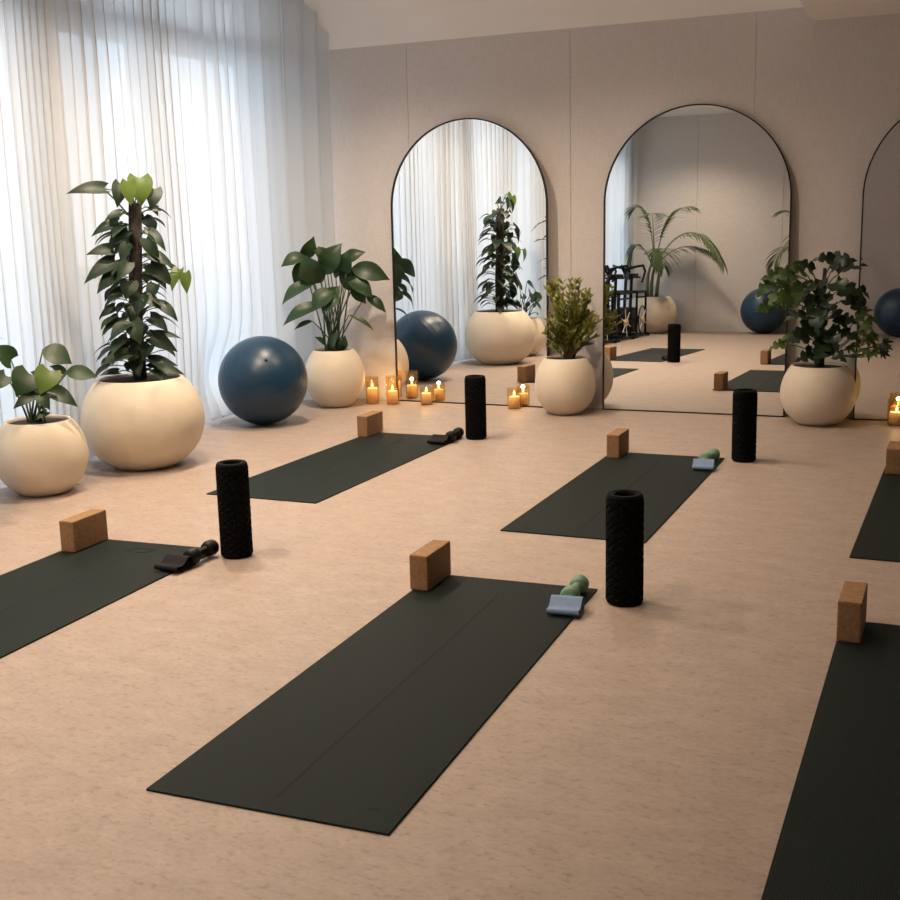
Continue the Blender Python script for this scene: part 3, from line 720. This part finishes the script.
# 7 split-leaf plant further along the curtain (seen in the first mirror)
loc = Vector((-4.12, 3.76, 0)); t, P = plant('tall split-leaf plant in a white pot, seen at the right edge of the first mirror', loc, .26, .50, .82, base_r=.8)
fol = bmesh.new(); st = bmesh.new(); rnd = random.Random(21)
for i in range(26):
    a = i*2.4; z = .72+.74*(i/26)+rnd.uniform(-.05, .05); rr = rnd.uniform(.10, .20)
    bp = Vector((rr*math.cos(a), rr*math.sin(a), z)); d = Vector((math.cos(a), math.sin(a), rnd.uniform(-.6, .1))).normalized(); l = rnd.uniform(.18, .26)
    if bp.x+d.x*l < -.33: d.x *= .2; bp.x *= .4
    leaf(fol, bp, bp+d*l, l*.85, 'heart', Vector((0, 0, 1))+d*.3, .12, .1, slits=8)
    tube(st, bez((rnd.uniform(-.04, .04), rnd.uniform(-.04, .04), .46), (bp.x*.3, bp.y*.3, z*.8), bp, 7), .006, 6)
finish(t, [('foliage', fol, M['leaf_dark'], 'keep'), ('stem', st, M['stem'], True)])

# ------------------------------------------------------------------ exercise bikes along the curtain at the rear
def make_bike():
    t = thing('exercise_bike', '', 'exercise bike', group='black exercise bikes by the curtain at the rear')
    bm = bmesh.new(); r = .016
    for x in (-.2, .2):
        tube(bm, [(x, -.30, .03), (x, .30, .03)], .02); tube(bm, [(x, -.22, .03), (x, -.22, .62)], r); tube(bm, [(x, .24, .03), (x, .24, .62)], r)
        tube(bm, [(x, -.22, .62), (x, .24, .62)], r); tube(bm, [(x, -.22, .55), (x, .24, .55)], .012)
    for y in (-.30, .30): tube(bm, [(-.24, y, .02), (.24, y, .02)], .02)
    for y in (-.22, .24): tube(bm, [(-.2, y, .62), (.2, y, .62)], r); tube(bm, [(-.2, y, .26), (.2, y, .26)], .012)
    build('frame', bm, M['black_metal'], t)
    bm = bmesh.new(); tube(bm, [(0, .15, .40), (0, .06, .95)], .022); tube(bm, [(0, -.14, .3), (0, -.2, .82)], .022); tube(bm, [(-.2, .06, .82), (.2, .06, .82)], .012); tube(bm, [(0, .06, .82), (0, -.2, .78)], .014)
    build('post', bm, M['black_metal'], t)
    bm = bmesh.new()
    for s in (-1, 1): tube(bm, [(.0, .06, .93), (s*.12, .10, .96), (s*.21, -.02, .98), (s*.21, -.14, .90), (s*.21, .02, .76)], .017)
    tube(bm, [(-.03, -.05, .80), (-.03, .20, .98)], .018); tube(bm, [(.03, .20, .82), (.03, -.06, .97)], .018)
    build('handlebar', bm, M['black_metal'], t)
    bm = bmesh.new(); box(bm, -.07, .07, -.33, -.10, .81, .87, .025); build('saddle', bm, M['dark_rubber'], t, True)
    w = bmesh.new(); c = Vector((.0, .04, .24))
    for x in (-.225, .225): tube(w, [(x, c.y+.19*math.cos(a), c.z+.19*math.sin(a)) for a in [2*PI*i/32 for i in range(33)]], .009, 6, False)
    lathe(w, [(0, -.12), (.17, -.12), (.17, .12), (0, .12)], 36)
    for v in w.verts:
        pass
    for v in list(w.verts)[-(36*2+2):]:
        x, y, z = v.co; v.co = Vector((z, c.y+y, c.z+x))
    wo = build('flywheel', w, M['black_metal'], t)
    for x in (-.232, .232):
        bm = bmesh.new()
        for i in range(6):
            a = 2*PI*i/6+.3; tube(bm, [(x, c.y+.03*math.cos(a), c.z+.03*math.sin(a)), (x, c.y+.19*math.cos(a), c.z+.19*math.sin(a))], .006, 6)
        build('spokes', bm, M['steel'], wo)
        bm = bmesh.new(); tube(bm, [(x-.02, c.y, c.z), (x+.02, c.y, c.z)], .045, 20); build('hub', bm, M['brass'], wo)
    return t
bk = make_bike()
for i, (x, y, lab) in enumerate([(-4.22, .05, 'black exercise bike nearest the palm, seen in the middle mirror'), (-4.22, .85, 'black exercise bike with brass hub at the left edge of the middle mirror'), (-4.24, 1.65, 'black exercise bike third from the palm, along the rear curtain')]):
    if i == 0: bk.location = (x, y, 0); bk['label'] = lab
    else: dup(bk, (x, y, 0), .05*i, lab)

# ------------------------------------------------------------------ light
def downlight(x, y, watts, z=CEIL, size=132, col=(1, .80, .60), blend=.8):
    t = thing('recessed_downlight', 'round recessed ceiling downlight glowing warm', 'ceiling light', (x, y, z), 0, 'warm recessed downlights')
    bm = bmesh.new(); lathe(bm, [(.055, -.001), (.07, -.006), (.075, -.001)], 32); build('trim_ring', bm, M['ceiling'], t, True)
    bm = bmesh.new(); lathe(bm, [(0, -.002), (.053, -.002)], 24); build('lens', bm, M['lamp'], t)
    l = bpy.data.lights.new('downlight_beam', 'SPOT'); l.energy = watts; l.color = col; l.spot_size = math.radians(size); l.spot_blend = blend; l.shadow_soft_size = .06
    o = bpy.data.objects.new('downlight_beam', l); C.objects.link(o); o.parent = t; o.location = (0, 0, -.03)
for y, w in ((6.35, 135), (4.9, 130), (3.4, 108), (1.6, 88), (-.2, 88)): downlight(-3.55, y, w)
for y, w in ((6.4, 60), (4.4, 34), (2.4, 38)): downlight(-1.9, y, w)

wd = bpy.data.worlds.new('daylight'); bpy.context.scene.world = wd; wd.use_nodes = True
nt = wd.node_tree; nt.nodes.clear()
out = N(nt, 'ShaderNodeOutputWorld'); bg = N(nt, 'ShaderNodeBackground', Strength=2.5)
tc = N(nt, 'ShaderNodeTexCoord'); sp = N(nt, 'ShaderNodeSeparateXYZ'); rp = N(nt, 'ShaderNodeValToRGB')
e = rp.color_ramp.elements; e[0].position = .0; e[0].color = (.92, .98, 1.02, 1); e[1].position = .42; e[1].color = (.36, .42, .50, 1)
x = e.new(.12); x.color = (.76, .88, 1.0, 1)
nt.links.new(tc.outputs['Generated'], sp.inputs[0]); nt.links.new(sp.outputs['Z'], rp.inputs[0]); nt.links.new(rp.outputs[0], bg.inputs[0]); nt.links.new(bg.outputs[0], out.inputs[0])
l = bpy.data.lights.new('window_portal', 'AREA'); l.shape = 'RECTANGLE'; l.size = 3.0; l.size_y = 9.4; l.cycles.is_portal = True
o = bpy.data.objects.new('window_portal', l); C.objects.link(o); o.location = (XW-.12, 3.27, 1.5); o.rotation_euler = (0, -PI/2, 0)

sc = bpy.context.scene
sc.view_settings.view_transform = 'Standard'; sc.view_settings.look = 'None'; sc.view_settings.exposure = 0.92; sc.view_settings.gamma = 1
sc.view_settings.use_curve_mapping = False
sc.cycles.max_bounces = 10; sc.cycles.transparent_max_bounces = 24; sc.cycles.diffuse_bounces = 5; sc.cycles.glossy_bounces = 5; sc.cycles.sample_clamp_indirect = 6
